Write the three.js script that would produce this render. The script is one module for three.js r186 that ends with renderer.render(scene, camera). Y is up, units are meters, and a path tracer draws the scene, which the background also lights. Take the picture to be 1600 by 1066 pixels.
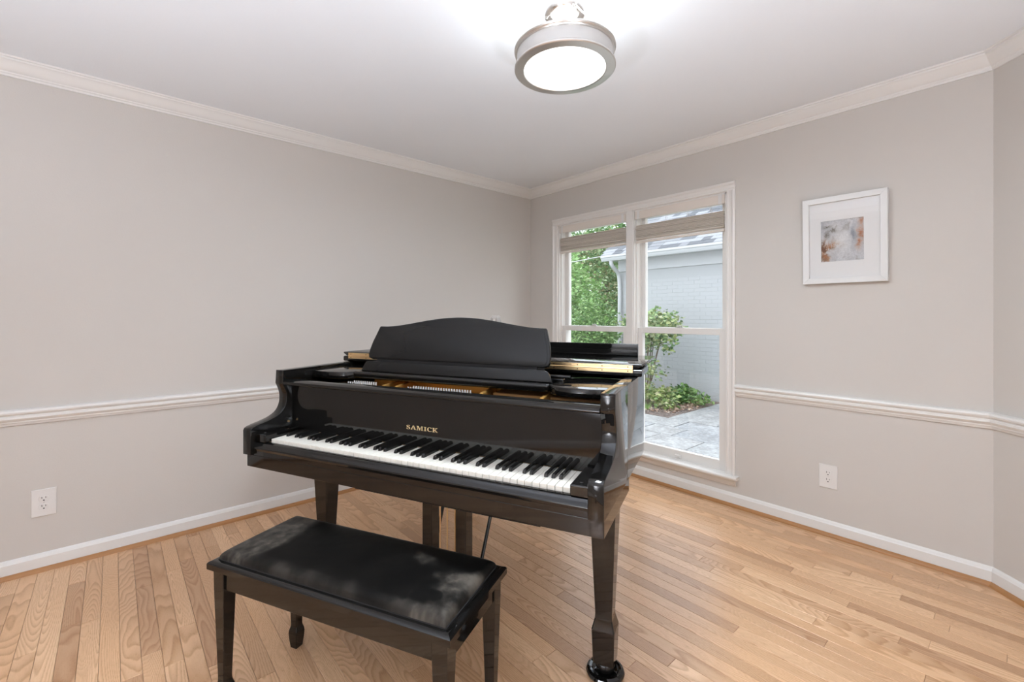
import * as THREE from 'three';
import { mergeGeometries, mergeVertices, toCreasedNormals } from 'three/addons/utils/BufferGeometryUtils.js';
import { RoundedBoxGeometry } from 'three/addons/geometries/RoundedBoxGeometry.js';
import { ImprovedNoise } from 'three/addons/math/ImprovedNoise.js';
import { RectAreaLightUniformsLib } from 'three/addons/lights/RectAreaLightUniformsLib.js';
import { FontLoader } from 'three/addons/loaders/FontLoader.js';
import { TextGeometry } from 'three/addons/geometries/TextGeometry.js';

// ------------------------------------------------------------------ camera, sky, exposure
const scene = new THREE.Scene();
const camera = new THREE.PerspectiveCamera(2 * Math.atan(533 / 706.43) * 180 / Math.PI, 1600 / 1066, 0.05, 200);
camera.position.set(3.1273, 1.2225, 2.9924);
camera.rotation.y = 0.8483;
camera.setViewOffset(1600, 1066, 0, 39.5, 1600, 1066);          // lens shifted up: upright verticals
const renderer = new THREE.WebGLRenderer();
renderer.toneMapping = THREE.LinearToneMapping;
renderer.toneMappingExposure = 1.16;
renderer.shadowMap.enabled = true;
RectAreaLightUniformsLib.init();

const SKY = 2.8, PANEL = 72, UPLIGHT = 0.13, FILL_LAMP = new THREE.Color().setRGB(0.93, 1.02, 1.19), PENDANT = new THREE.Color().setRGB(0.90, 1.02, 1.12);
const FILL_UPLIGHTERS = [[2.85, 4.35, 31], [3.85, 2.75, 15.5]];   // x, z, candela of the lights added as fill
{ // even overcast sky, a little brighter towards the zenith
  const w = 64, h = 32, d = new Float32Array(w * h * 4);
  for (let j = 0; j < h; j++) for (let i = 0; i < w; i++) {
    const e = Math.max(0, (j + 0.5) / h * 2 - 1), k = (j * w + i) * 4, b = SKY * (0.85 + 0.4 * e);
    d[k] = b * 0.90; d[k + 1] = b * 0.985; d[k + 2] = b * 1.08; d[k + 3] = 1;
  }
  const t = new THREE.DataTexture(d, w, h, THREE.RGBAFormat, THREE.FloatType);
  t.mapping = THREE.EquirectangularReflectionMapping; t.magFilter = THREE.LinearFilter; t.needsUpdate = true;
  scene.background = t;
}

// ------------------------------------------------------------------ helpers
const V3 = (x, y, z) => new THREE.Vector3(x, y, z);
let seed = 20240611;
const rnd = () => { seed = (seed * 1664525 + 1013904223) >>> 0; return seed / 4294967296; };
const rr = (a, b) => a + (b - a) * rnd();
const noise = new ImprovedNoise();
const taken = {};
function numbered(n) { if (!(n in taken)) { taken[n] = 0; return n; } return n + '_' + String(++taken[n]).padStart(3, '0'); }
function mesh(name, geo, mat, parent) {
  const m = new THREE.Mesh(geo, mat); m.name = name; m.castShadow = m.receiveShadow = true;
  if (parent) parent.add(m);
  return m;
}
function thing(name, label, category, pos = [0, 0, 0], turn = 0, group) {
  const g = new THREE.Group(); g.name = numbered(name); g.position.set(...pos); g.rotation.y = turn;
  g.userData = { label, category }; if (group) g.userData.group = group;
  scene.add(g); return g;
}
function single(name, geo, mat, label, category, group) {
  const m = mesh(numbered(name), geo, mat, scene); m.userData = { label, category }; if (group) m.userData.group = group; return m;
}
function structure(name, label, category) {
  const g = new THREE.Group(); g.name = name; g.userData = { kind: 'structure', label, category }; scene.add(g); return g;
}
function structMesh(name, geo, mat, label, category) {
  const m = mesh(name, geo, mat, scene); m.userData = { kind: 'structure', label, category }; return m;
}
// box between two corners, uv in metres
function box(x0, x1, y0, y1, z0, z1) {
  const g = new THREE.BoxGeometry(x1 - x0, y1 - y0, z1 - z0); g.translate((x0 + x1) / 2, (y0 + y1) / 2, (z0 + z1) / 2);
  return metricUV(g);
}
function rbox(x0, x1, y0, y1, z0, z1, r = 0.003, seg = 2) {
  const g = new RoundedBoxGeometry(x1 - x0, y1 - y0, z1 - z0, seg, Math.min(r, (x1 - x0) / 2.01, (y1 - y0) / 2.01, (z1 - z0) / 2.01));
  g.translate((x0 + x1) / 2, (y0 + y1) / 2, (z0 + z1) / 2);
  return metricUV(g);
}
function metricUV(g) {
  const p = g.attributes.position, n = g.attributes.normal, uv = new Float32Array(p.count * 2);
  for (let i = 0; i < p.count; i++) {
    const ax = Math.abs(n.getX(i)), ay = Math.abs(n.getY(i)), az = Math.abs(n.getZ(i));
    if (ay >= ax && ay >= az) { uv[2 * i] = p.getX(i); uv[2 * i + 1] = p.getZ(i); }
    else if (ax >= az) { uv[2 * i] = p.getZ(i); uv[2 * i + 1] = p.getY(i); }
    else { uv[2 * i] = p.getX(i); uv[2 * i + 1] = p.getY(i); }
  }
  g.setAttribute('uv', new THREE.BufferAttribute(uv, 2));
  return g;
}
function flat(g) { g = g.index ? g.toNonIndexed() : g; g.deleteAttribute('normal'); g.computeVertexNormals(); return metricUV(g); }
function merge(list) {
  return mergeGeometries(list.map(g => { const n = g.index ? g.toNonIndexed() : g.clone(); for (const k of Object.keys(n.attributes)) if (!['position', 'normal', 'uv'].includes(k)) n.deleteAttribute(k); if (!n.attributes.uv) metricUV(n); return n; }));
}
// prism: polygon [[a,b],...] in a plane, pushed along the third axis from c0 to c1. plane 'zy': a=z,b=y along x; 'xy': along z; 'xz': along y
function prism(poly, c0, c1, plane, bevel = 0, crease = 0.6) {
  const s = new THREE.Shape(poly.map(p => new THREE.Vector2(p[0], p[1])));
  const g = new THREE.ExtrudeGeometry(s, { depth: Math.max(1e-5, Math.abs(c1 - c0) - 2 * bevel), bevelEnabled: bevel > 0, bevelSize: bevel, bevelThickness: bevel, bevelOffset: -bevel, bevelSegments: 3, curveSegments: 16, steps: 1 });
  g.translate(0, 0, Math.min(c0, c1) + bevel);
  const p = g.attributes.position;
  for (let i = 0; i < p.count; i++) {
    const a = p.getX(i), b = p.getY(i), c = p.getZ(i);
    if (plane === 'zy') p.setXYZ(i, c, b, a); else if (plane === 'xz') p.setXYZ(i, a, c, b);
  }
  if (plane !== 'xy') { // mirrored axes: turn the triangles round
    for (let i = 0; i < p.count; i += 3) {
      const x = p.getX(i + 1), y = p.getY(i + 1), z = p.getZ(i + 1);
      p.setXYZ(i + 1, p.getX(i + 2), p.getY(i + 2), p.getZ(i + 2)); p.setXYZ(i + 2, x, y, z);
    }
  }
  g.deleteAttribute('normal'); g.deleteAttribute('uv'); g.computeVertexNormals();
  return metricUV(toCreasedNormals(g, crease));
}
function lathe(profile, seg = 48, crease = 0.6) {
  const g = new THREE.LatheGeometry(profile.map(p => new THREE.Vector2(p[0], p[1])), seg);
  return toCreasedNormals(g, crease);
}
function tube(points, r, seg = 24, rad = 8, closed = false) {
  return new THREE.TubeGeometry(new THREE.CatmullRomCurve3(points.map(p => V3(...p)), closed), seg, r, rad, closed);
}
function rod(a, b, r0, r1 = r0, seg = 12) {
  const A = V3(...a), B = V3(...b), d = B.clone().sub(A), g = new THREE.CylinderGeometry(r1, r0, d.length(), seg);
  g.applyQuaternion(new THREE.Quaternion().setFromUnitVectors(V3(0, 1, 0), d.clone().normalize()));
  g.translate((A.x + B.x) / 2, (A.y + B.y) / 2, (A.z + B.z) / 2); return g;
}
// square post through stations [y, half x, half z, centre x, centre z]
function post(st, ch = 0.004) {
  const pos = [], ring = ([y, hx, hz, cx = 0, cz = 0]) => [[hx - ch, hz], [hx, hz - ch], [hx, -hz + ch], [hx - ch, -hz], [-hx + ch, -hz], [-hx, -hz + ch], [-hx, hz - ch], [-hx + ch, hz]].map(p => [p[0] + cx, y, p[1] + cz]);
  const rings = st.map(ring);
  const quad = (a, b, c, d) => pos.push(...a, ...b, ...c, ...a, ...c, ...d);
  for (let k = 0; k + 1 < rings.length; k++) for (let i = 0; i < 8; i++) quad(rings[k][(i + 1) % 8], rings[k + 1][(i + 1) % 8], rings[k + 1][i], rings[k][i]);
  for (let i = 1; i < 7; i++) { pos.push(...rings[0][0], ...rings[0][i], ...rings[0][i + 1]); const t = rings[rings.length - 1]; pos.push(...t[0], ...t[i + 1], ...t[i]); }
  const g = new THREE.BufferGeometry(); g.setAttribute('position', new THREE.BufferAttribute(new Float32Array(pos), 3)); g.computeVertexNormals();
  // outward check: flip if the volume is negative
  let vol = 0; for (let i = 0; i < pos.length; i += 9) vol += pos[i] * (pos[i + 4] * pos[i + 8] - pos[i + 5] * pos[i + 7]) - pos[i + 1] * (pos[i + 3] * pos[i + 8] - pos[i + 5] * pos[i + 6]) + pos[i + 2] * (pos[i + 3] * pos[i + 7] - pos[i + 4] * pos[i + 6]);
  if (vol < 0) { for (let i = 0; i < pos.length; i += 9) for (let k = 0; k < 3; k++) { const t = pos[i + 3 + k]; pos[i + 3 + k] = pos[i + 6 + k]; pos[i + 6 + k] = t; } g.setAttribute('position', new THREE.BufferAttribute(new Float32Array(pos), 3)); g.computeVertexNormals(); }
  return metricUV(g);
}
// ------------------------------------------------------------------ textures
function tex(w, h, fn, srgb = true) { // fn(u, v) in 0..1 -> [r, g, b] in 0..1
  const d = new Uint8Array(w * h * 4);
  for (let j = 0; j < h; j++) for (let i = 0; i < w; i++) {
    const c = fn((i + 0.5) / w, (j + 0.5) / h), k = (j * w + i) * 4;
    d[k] = Math.max(0, Math.min(255, c[0] * 255)); d[k + 1] = Math.max(0, Math.min(255, c[1] * 255)); d[k + 2] = Math.max(0, Math.min(255, c[2] * 255)); d[k + 3] = 255;
  }
  const t = new THREE.DataTexture(d, w, h); t.wrapS = t.wrapT = THREE.RepeatWrapping; t.magFilter = THREE.LinearFilter; t.minFilter = THREE.LinearMipmapLinearFilter; t.generateMipmaps = true;
  if (srgb) t.colorSpace = THREE.SRGBColorSpace; t.needsUpdate = true; return t;
}
const fbm = (x, y, z, o = 4) => { let s = 0, a = 0.5; for (let i = 0; i < o; i++) { s += a * noise.noise(x, y, z + i * 7.3); x *= 2.03; y *= 2.03; a *= 0.5; } return s; };
const M = {};
const mat = (name, o) => { const m = new THREE.MeshPhysicalMaterial(o); m.name = name; M[name] = m; return m; };
const lin = (r, g, b) => new THREE.Color().setRGB(r, g, b);
// orange-peel roller texture of painted walls
const peel = tex(256, 256, (u, v) => { const n = 0.5 + 0.5 * fbm(u * 40, v * 40, 3.1, 3); return [n, n, n]; }, false);
const peelRep = peel.clone(); peelRep.repeat.set(4, 4); peelRep.needsUpdate = true;
mat('wall_paint', { color: lin(0.645, 0.603, 0.556), roughness: 0.62, bumpMap: peelRep, bumpScale: 0.0003 });
mat('ceiling_paint', { color: lin(0.87, 0.885, 0.90), roughness: 0.9, bumpMap: peelRep, bumpScale: 0.0004 });
mat('trim_paint', { color: lin(0.82, 0.795, 0.755), roughness: 0.32 });
mat('window_paint', { color: lin(0.84, 0.805, 0.76), roughness: 0.3 });
mat('black_lacquer', { color: lin(0.006, 0.0055, 0.005), roughness: 0.045, ior: 1.52 });
mat('brass', { color: lin(0.83, 0.60, 0.33), metalness: 1, roughness: 0.3 });
mat('plate_bronze', { color: lin(0.62, 0.34, 0.09), metalness: 0.7, roughness: 0.36 });
mat('steel', { color: lin(0.80, 0.80, 0.79), metalness: 0.35, roughness: 0.25 });
mat('felt_black', { color: lin(0.012, 0.011, 0.011), roughness: 0.95 });
mat('felt_red', { color: lin(0.16, 0.03, 0.02), roughness: 0.95 });
mat('spruce', { color: lin(0.50, 0.27, 0.10), roughness: 0.5 });
mat('ivory_white', { color: lin(0.83, 0.79, 0.70), roughness: 0.28 });
mat('ebony_black', { color: lin(0.010, 0.0095, 0.009), roughness: 0.22 });
mat('rubber', { color: lin(0.02, 0.02, 0.02), roughness: 0.7 });
mat('nickel', { color: lin(0.70, 0.68, 0.65), metalness: 1, roughness: 0.3 });
mat('nickel_polished', { color: lin(0.80, 0.78, 0.75), metalness: 1, roughness: 0.16 });
mat('shade_metal', { color: lin(0.52, 0.50, 0.475), metalness: 0.35, roughness: 0.42 });
mat('pane', { color: lin(1, 1, 1), transmission: 1, roughness: 0, thickness: 0, ior: 1.45 });
mat('plastic_white', { color: lin(0.80, 0.77, 0.735), roughness: 0.35 });
mat('slot_dark', { color: lin(0.02, 0.018, 0.016), roughness: 0.8 });
mat('blind_slat', { color: lin(0.80, 0.72, 0.64), roughness: 0.45 });
mat('blind_cord', { color: lin(0.72, 0.68, 0.62), roughness: 0.8 });
mat('frame_white', { color: lin(0.80, 0.79, 0.77), roughness: 0.4 });
mat('mat_board', { color: lin(0.80, 0.785, 0.765), roughness: 0.9 });
mat('shoe_oak', { color: lin(0.42, 0.20, 0.075), roughness: 0.35 });

// ------------------------------------------------------------------ room shell
const CEIL = 2.412;
const POLY = [[0, 0], [3.033, 0], [4.1, 1.067], [4.1, 4.6], [0, 4.6]];       // x, z of the inner wall faces
const SIDES = ['back', 'corner', 'right', 'front', 'left'];
const LONG = { back: 'with the double window', corner: 'short, turned at an angle', right: 'behind the viewer on the right', front: 'behind the viewer', left: 'beside the piano' };
const inward = POLY.map((p, i) => { const q = POLY[(i + 1) % POLY.length], dx = q[0] - p[0], dz = q[1] - p[1], l = Math.hypot(dx, dz); return [-dz / l, dx / l]; });
const miter = POLY.map((p, i) => { const a = inward[(i + POLY.length - 1) % POLY.length], b = inward[i], s = 1 + a[0] * b[0] + a[1] * b[1]; return [(a[0] + b[0]) / s, (a[1] + b[1]) / s]; });
// a moulding along wall i: profile of [distance from wall, height], closed; ends mitred; cut to part of the wall with t0..t1 (metres along)
function moulding(i, profile, t0 = null, t1 = null) {
  const n = POLY.length, p = POLY[i], q = POLY[(i + 1) % n], dx = q[0] - p[0], dz = q[1] - p[1], l = Math.hypot(dx, dz);
  const end = (d, atEnd) => {
    if (!atEnd && t0 !== null) return [p[0] + dx / l * t0 + inward[i][0] * d, p[1] + dz / l * t0 + inward[i][1] * d];
    if (atEnd && t1 !== null) return [p[0] + dx / l * t1 + inward[i][0] * d, p[1] + dz / l * t1 + inward[i][1] * d];
    const m = miter[(i + (atEnd ? 1 : 0)) % n], o = atEnd ? q : p; return [o[0] + m[0] * d, o[1] + m[1] * d];
  };
  const pos = [];
  for (let k = 0; k < profile.length; k++) {
    const [d0, h0] = profile[k], [d1, h1] = profile[(k + 1) % profile.length];
    const a = end(d0, false), b = end(d0, true), c = end(d1, true), e = end(d1, false);
    pos.push(a[0], h0, a[1], b[0], h0, b[1], c[0], h1, c[1], a[0], h0, a[1], c[0], h1, c[1], e[0], h1, e[1]);
  }
  const capTri = THREE.ShapeUtils.triangulateShape(profile.map(v => new THREE.Vector2(v[0], v[1])), []);
  for (const f of capTri) { for (const k of f) { const e = end(profile[k][0], false); pos.push(e[0], profile[k][1], e[1]); } for (const k of [f[0], f[2], f[1]]) { const e = end(profile[k][0], true); pos.push(e[0], profile[k][1], e[1]); } }
  const g = new THREE.BufferGeometry(); g.setAttribute('position', new THREE.BufferAttribute(new Float32Array(pos), 3)); g.computeVertexNormals();
  return metricUV(toCreasedNormals(g, 0.5));
}
const WT = 0.16; // wall thickness
// window opening in the back wall and the rest of that wall round it
const OX0 = 0.358, OX1 = 1.848, OY0 = 0.185, OY1 = 2.03;
{
  const g = merge([box(-WT, OX0, -0.3, CEIL + 0.1, -WT, 0), box(OX1, 3.033 + 0.07, -0.3, CEIL + 0.1, -WT, 0), box(OX0, OX1, OY1, CEIL + 0.1, -WT, 0), box(OX0, OX1, -0.3, OY0, -WT, 0)]);
  structMesh('wall_back', g, M.wall_paint, 'greige painted wall with the double window and the framed print', 'wall');
}
for (let i = 1; i < 5; i++) {
  const prof = [[0, -0.3], [0, CEIL + 0.1], [-WT, CEIL + 0.1], [-WT, -0.3]];
  structMesh('wall_' + SIDES[i], moulding(i, prof), M.wall_paint, 'greige painted wall ' + LONG[SIDES[i]], 'wall');
}
structMesh('ceiling', box(-0.2, 4.3, CEIL, CEIL + 0.12, -0.2, 4.8), M.ceiling_paint, 'flat white painted ceiling', 'ceiling');

const crown = [[0, 2.335], [0.012, 2.335], [0.014, 2.347], [0.020, 2.352], [0.022, 2.360], [0.030, 2.364], [0.044, 2.378], [0.060, 2.400], [0.070, 2.414], [0.078, 2.418], [0.080, 2.428], [0.090, 2.430], [0.092, 2.44], [0, 2.44]].map(([d, h]) => [d * 0.74, 2.335 + (h - 2.335) * (CEIL - 2.335) / 0.105]);
const rail = [[0, 0.709], [0.008, 0.709], [0.010, 0.716], [0.014, 0.722], [0.014, 0.728], [0.022, 0.734], [0.026, 0.742], [0.024, 0.750], [0.020, 0.754], [0.021, 0.758], [0.030, 0.764], [0.032, 0.772], [0.028, 0.780], [0.012, 0.784], [0, 0.784]];
const base = [[0, 0], [0.013, 0], [0.013, 0.064], [0.010, 0.068], [0.009, 0.074], [0.004, 0.081], [0, 0.083]];
const shoe = [[0.0125, 0], [0.032, 0], [0.0315, 0.006], [0.028, 0.012], [0.021, 0.0165], [0.0125, 0.018]];
SIDES.forEach((s, i) => {
  const where = LONG[s];
  structMesh('trim_' + (1 + i), moulding(i, crown), M.trim_paint, 'white crown moulding on the wall ' + where, 'moulding');
  if (s === 'back') {
    structMesh('trim_6', moulding(i, rail, 1.9035, null), M.trim_paint, 'white chair rail right of the double window', 'moulding');
    structMesh('trim_7', moulding(i, rail, null, 0.3025), M.trim_paint, 'white chair rail left of the double window, behind the piano', 'moulding');
  } else structMesh('trim_' + (7 + i), moulding(i, rail), M.trim_paint, 'white chair rail on the wall ' + where, 'moulding');
  structMesh('baseboard_' + s, moulding(i, base), M.trim_paint, 'white baseboard along the wall ' + where, 'baseboard');
  structMesh('trim_' + (12 + i), moulding(i, shoe), M.shoe_oak, 'oak shoe moulding along the wall ' + where, 'moulding');
});

// ------------------------------------------------------------------ floor: oak strips along x
const STRIPS = 8, BW = 0.0572;
const oakHeight = new Float32Array(2048 * 512);
const oakMap = (() => {
  const par = [];
  for (let s = 0; s < STRIPS * 2; s++) par.push({ off: rr(-0.6, 1.6), z0: s % 3 === 2 ? rr(0.25, 0.5) : rr(0.004, 0.03), sl: rr(0.008, 0.03) * (rnd() < 0.5 ? -1 : 1), f: rr(150, 260), k: rr(0, 99), w: rr(0.5, 1.6) });
  let idx = 0;
  return tex(2048, 512, (u, v) => { // 2.4 m long, 16 strips across
    const sv = v * STRIPS * 2, s = Math.floor(sv) % (STRIPS * 2), y = (sv - Math.floor(sv)) * BW, p = par[s];
    // seamless along u: blend of noise on a circle
    const a = u * Math.PI * 2, cx = Math.cos(a) * 0.382, cz = Math.sin(a) * 0.382;
    const wob = noise.noise(cx * 2.6 + p.k, cz * 2.6, y * 6 + p.k) * 0.020 * p.w + noise.noise(cx * 9 + p.k, cz * 9, y * 40) * 0.0042 * p.w;
    const run = p.sl * 1.2 * Math.sin(a + p.k) + p.z0;
    const d = Math.hypot(y - p.off * BW + wob, run + wob * 0.5);
    const ph = d * p.f * 1.25; let r = ph - Math.floor(ph);
    const ring = Math.pow(r, 2.2) * (1 - Math.pow(Math.max(0, (r - 0.86) / 0.14), 1));
    const fib = noise.noise(cx * 22 + p.k * 3, cz * 22, y * 900) * 0.5 + noise.noise(cx * 60 + p.k, cz * 60, y * 1700) * 0.5;
    const pores = Math.max(0, noise.noise(cx * 90 + p.k, cz * 90, y * 2600 + 5) - 0.25) * (0.4 + ring);
    const blot = noise.noise(cx * 3 + p.k * 2, cz * 3, y * 12) * 0.5;
    const t = 0.52 * ring + 0.10 * fib + 0.5 * pores + 0.16 * blot;
    oakHeight[idx++] = 0.5 - 0.35 * pores - 0.1 * ring;
    return [0.868 - 0.255 * t, 0.705 - 0.295 * t, 0.552 - 0.305 * t];
  });
})();
const oakTones = [[1.0, 1.0, 1.0], [1.1, 1.13, 1.15], [0.92, 0.90, 0.87], [1.04, 1.05, 1.05], [1.16, 1.22, 1.26], [0.94, 0.92, 0.90], [0.80, 0.76, 0.74], [1.08, 1.08, 1.06]];
const oakMats = oakTones.map((c, i) => mat('oak_board_' + i, { map: oakMap, color: lin(...c), roughness: 0.30, ior: 1.5 }));
{
  const floor = structure('floor', 'natural oak strip floor running along the window wall', 'floor');
  mesh('subfloor', box(-0.15, 4.25, -0.06, -0.0125, -0.15, 4.75), mat('subfloor_dark', { color: lin(0.10, 0.055, 0.025), roughness: 0.9 }), floor);
  const boards = [];
  const boardGeo = (x0, x1, z0, z1) => {
    const g0 = 0.0004, b = 0.0011, y1 = 0, yb = -0.0009, yl = -0.0125; x0 += g0; x1 -= g0; z0 += g0; z1 -= g0;
    const st = Math.floor(rnd() * STRIPS * 2), uo = rnd(), flip = rnd() < 0.5 ? 1 : -1;
    const P = [], U = [], put = (x, y, z) => { P.push(x, y, z); U.push(uo + flip * (x - x0) / 2.4, (st + 0.04 + 0.92 * (z - z0) / (z1 - z0)) / (STRIPS * 2)); };
    const q = (a, c, d, e) => { for (const v of [a, c, d, a, d, e]) put(...v); };
    const T = [[x0 + b, y1, z0 + b], [x0 + b, y1, z1 - b], [x1 - b, y1, z1 - b], [x1 - b, y1, z0 + b]], E = [[x0, yb, z0], [x0, yb, z1], [x1, yb, z1], [x1, yb, z0]], L = E.map(v => [v[0], yl, v[2]]);
    q(...T);
    for (let i = 0; i < 4; i++) { const j = (i + 1) % 4; q(T[i], E[i], E[j], T[j]); q(E[i], L[i], L[j], E[j]); }
    const g = new THREE.BufferGeometry(); g.setAttribute('position', new THREE.BufferAttribute(new Float32Array(P), 3)); g.setAttribute('uv', new THREE.BufferAttribute(new Float32Array(U), 2)); g.computeVertexNormals(); return g;
  };
  let row = 0;
  for (let z = 0.0; z < 4.6; z += BW, row++) {
    let x = -rr(0, 0.9);
    while (x < 4.1) {
      const len = rnd() < 0.3 ? rr(0.25, 0.55) : rr(0.6, 1.7), x0 = Math.max(0, x), x1 = Math.min(4.1, x + len); x += len;
      if (x1 - x0 < 0.02) continue;
      const cx = (x0 + x1) / 2, cz = z + BW / 2, dx = cx - camera.position.x, dz = cz - camera.position.z;
      const fwd = -0.7502 * dx - 0.6612 * dz, side = 0.6612 * dx - 0.7502 * dz;
      const seen = fwd > 0.9 && Math.abs(side) < fwd * 1.2 + 0.25;
      boards.push({ g: boardGeo(x0, x1, z, Math.min(4.6, z + BW)), m: Math.floor(rnd() * oakMats.length), d: seen ? fwd : 99 });
    }
  }
  boards.sort((a, b) => a.d - b.d);
  const shown = boards.filter(b => b.d < 99).slice(0, 300), rest = boards.filter(b => !shown.includes(b));
  shown.forEach((b, i) => mesh(i ? 'oak_board_' + String(i).padStart(3, '0') : 'oak_board', b.g, oakMats[b.m], floor));
  const by = oakMats.map((m, k) => rest.filter(b => b.m === k).map(b => b.g));
  by.forEach((l, k) => { if (l.length) { const o = mesh('oak_boards', mergeGeometries(l), oakMats[k], floor); o.userData.kind = 'stuff'; } });
  console.log('boards', boards.length, 'shown', shown.length);
}

// ------------------------------------------------------------------ window
{
  const w = structure('window_1', 'white painted double window, two double-hung units side by side', 'window');
  const p = M.window_paint;
  // casing: stepped profile, legs, head, middle mullion
  const leg = (x0, x1, dir) => { // profile across, outer edge thick
    const o = dir < 0 ? x0 : x1, i = dir < 0 ? x1 : x0, s = dir < 0 ? 1 : -1;
    return flat(prism([[o, 0], [o, 0.020], [o + s * 0.010, 0.024], [o + s * 0.016, 0.022], [o + s * 0.022, 0.016], [i - s * 0.018, 0.013], [i - s * 0.012, 0.016], [i - s * 0.004, 0.015], [i, 0.010], [i, 0]], 0.19, 2.03 + (2.085 - 2.03) * 0, 'xz'));
  };
  mesh('casing_leg', leg(0.303, 0.36, -1), p, w); mesh('casing_leg', leg(1.846, 1.903, 1), p, w);
  mesh('casing_head', flat(prism([[0, 2.085], [0.020, 2.085], [0.024, 2.075], [0.022, 2.069], [0.016, 2.063], [0.013, 2.046], [0.016, 2.040], [0.015, 2.032], [0.010, 2.028], [0, 2.028]], 0.303, 1.903, 'zy')), p, w);
  mesh('mullion', merge([rbox(1.078, 1.150, 0.19, 2.03, -0.13, 0.006, 0.002), rbox(1.086, 1.142, 0.19, 2.03, 0.006, 0.013, 0.003)]), p, w);
  mesh('jamb', merge([box(OX0 - 0.002, OX0 + 0.014, OY0, OY1, -WT, 0.001), box(OX1 - 0.014, OX1 + 0.002, OY0, OY1, -WT, 0.001), box(OX0, OX1, OY1 - 0.012, OY1 + 0.003, -WT, 0.001)]), p, w);
  mesh('stool', flat(prism([[-0.03, 0.178], [0.046, 0.178], [0.052, 0.181], [0.054, 0.188], [0.052, 0.195], [0.046, 0.198], [-0.03, 0.198]], 0.285, 1.925, 'zy')), p, w);
  mesh('apron', flat(prism([[0, 0.178], [0.024, 0.178], [0.024, 0.168], [0.016, 0.160], [0.014, 0.140], [0.008, 0.128], [0, 0.126]], 0.303, 1.905, 'zy')), p, w);
  mesh('outer_sill', flat(prism([[-0.26, 0.14], [-0.03, 0.165], [-0.03, 0.185], [-0.26, 0.16]], 0.25, 1.95, 'zy')), p, w);
  for (const [x0, x1] of [[0.372, 1.078], [1.150, 1.834]]) {
    // track liner
    mesh('track', merge([box(x0, x0 + 0.012, 0.19, 2.02, -0.125, -0.020), box(x1 - 0.012, x1, 0.19, 2.02, -0.125, -0.020), box(x0 + 0.012, x0 + 0.020, 0.19, 2.02, -0.070, -0.066), box(x1 - 0.020, x1 - 0.012, 0.19, 2.02, -0.070, -0.066)]), p, w);
    const a = x0 + 0.013, b = x1 - 0.013;
    const sash = (name, y0, y1, z0, z1, st, bot, top) => {
      const ch = 0.006, fr = merge([rbox(a, a + st, y0, y1, z0, z1, 0.002), rbox(b - st, b, y0, y1, z0, z1, 0.002), rbox(a + st, b - st, y0, y0 + bot, z0, z1, 0.002), rbox(a + st, b - st, y1 - top, y1, z0, z1, 0.002)]);
      const s = mesh(name, fr, p, w);
      mesh('pane', box(a + st - 0.004, b - st + 0.004, y0 + bot - 0.004, y1 - top + 0.004, (z0 + z1) / 2 - 0.002, (z0 + z1) / 2 + 0.002).scale(1, 1, 1), M.pane, s);
      return s;
    };
    const lo = sash('lower_sash', 0.199, 1.135, -0.066, -0.030, 0.038, 0.062, 0.042);
    sash('upper_sash', 1.098, 2.018, -0.108, -0.072, 0.036, 0.040, 0.045);
    const mx = (a + b) / 2;
    mesh('sash_lock', merge([rbox(mx - 0.03, mx + 0.03, 1.135, 1.141, -0.062, -0.036, 0.002), rod([mx, 1.14, -0.049], [mx, 1.152, -0.049], 0.010), rod([mx - 0.02, 1.149, -0.049], [mx + 0.028, 1.149, -0.040], 0.004)]), M.nickel, lo);
    mesh('sash_lift', rbox(mx - 0.022, mx + 0.022, 0.214, 0.232, -0.030, -0.016, 0.004), p, lo);
  }
}

// ------------------------------------------------------------------ blinds drawn up at the top of each window
function blind(x0, x1, label) {
  const t = thing('window_blind', label, 'blind', [(x0 + x1) / 2, 1.77, -0.012], 0, 'blinds drawn up in the double window');
  const h = (x1 - x0) / 2, Y = y => y - 1.77;
  mesh('headrail', rbox(-h, h, Y(1.972), Y(2.016), -0.012, 0.004, 0.001), M.nickel, t).material = M.blind_slat;
  mesh('valance', rbox(-h, h, Y(1.958), Y(2.018), 0.005, 0.013, 0.003), M.blind_slat, t);
  for (const s of [-1, 1]) mesh('valance_clip', rbox(s * (h - 0.03) - 0.012, s * (h - 0.03) + 0.012, Y(1.956), Y(2.018), 0.013, 0.017, 0.002), M.plastic_white, t);
  const n = 13; const sg = rbox(-h + 0.006, h - 0.006, -0.0019, 0.0019, -0.014, 0.014, 0.001);
  for (let k = 0; k < n; k++) {
    const s = mesh('slat', sg, M.blind_slat, t);
    s.position.set(rr(-0.002, 0.002), Y(1.802) + k * 0.0086 + rr(-0.0010, 0.0010), rr(-0.003, 0.003)); s.rotation.x = -0.24 + rr(-0.17, 0.17); s.rotation.z = rr(-0.0012, 0.0012);
  }
  mesh('bottom_rail', rbox(-h + 0.006, h - 0.006, Y(1.776), Y(1.792), -0.013, 0.013, 0.003), M.blind_slat, t);
  for (const s of [-0.72, -0.24, 0.24, 0.72]) mesh('ladder_cord', merge([rod([s * h, Y(1.78), 0.015], [s * h, Y(1.975), 0.006], 0.0009, 0.0009, 6), rod([s * h + 0.008, Y(1.905), 0.012], [s * h - 0.02, Y(1.965), 0.004], 0.0008, 0.0008, 6), rod([s * h, Y(1.90), -0.013], [s * h, Y(1.975), -0.006], 0.0009, 0.0009, 6)]), M.blind_cord, t);
  return t;
}
blind(0.376, 1.074, 'raised slatted blind in the left half of the double window');
blind(1.154, 1.832, 'raised slatted blind in the right half of the double window');

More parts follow.
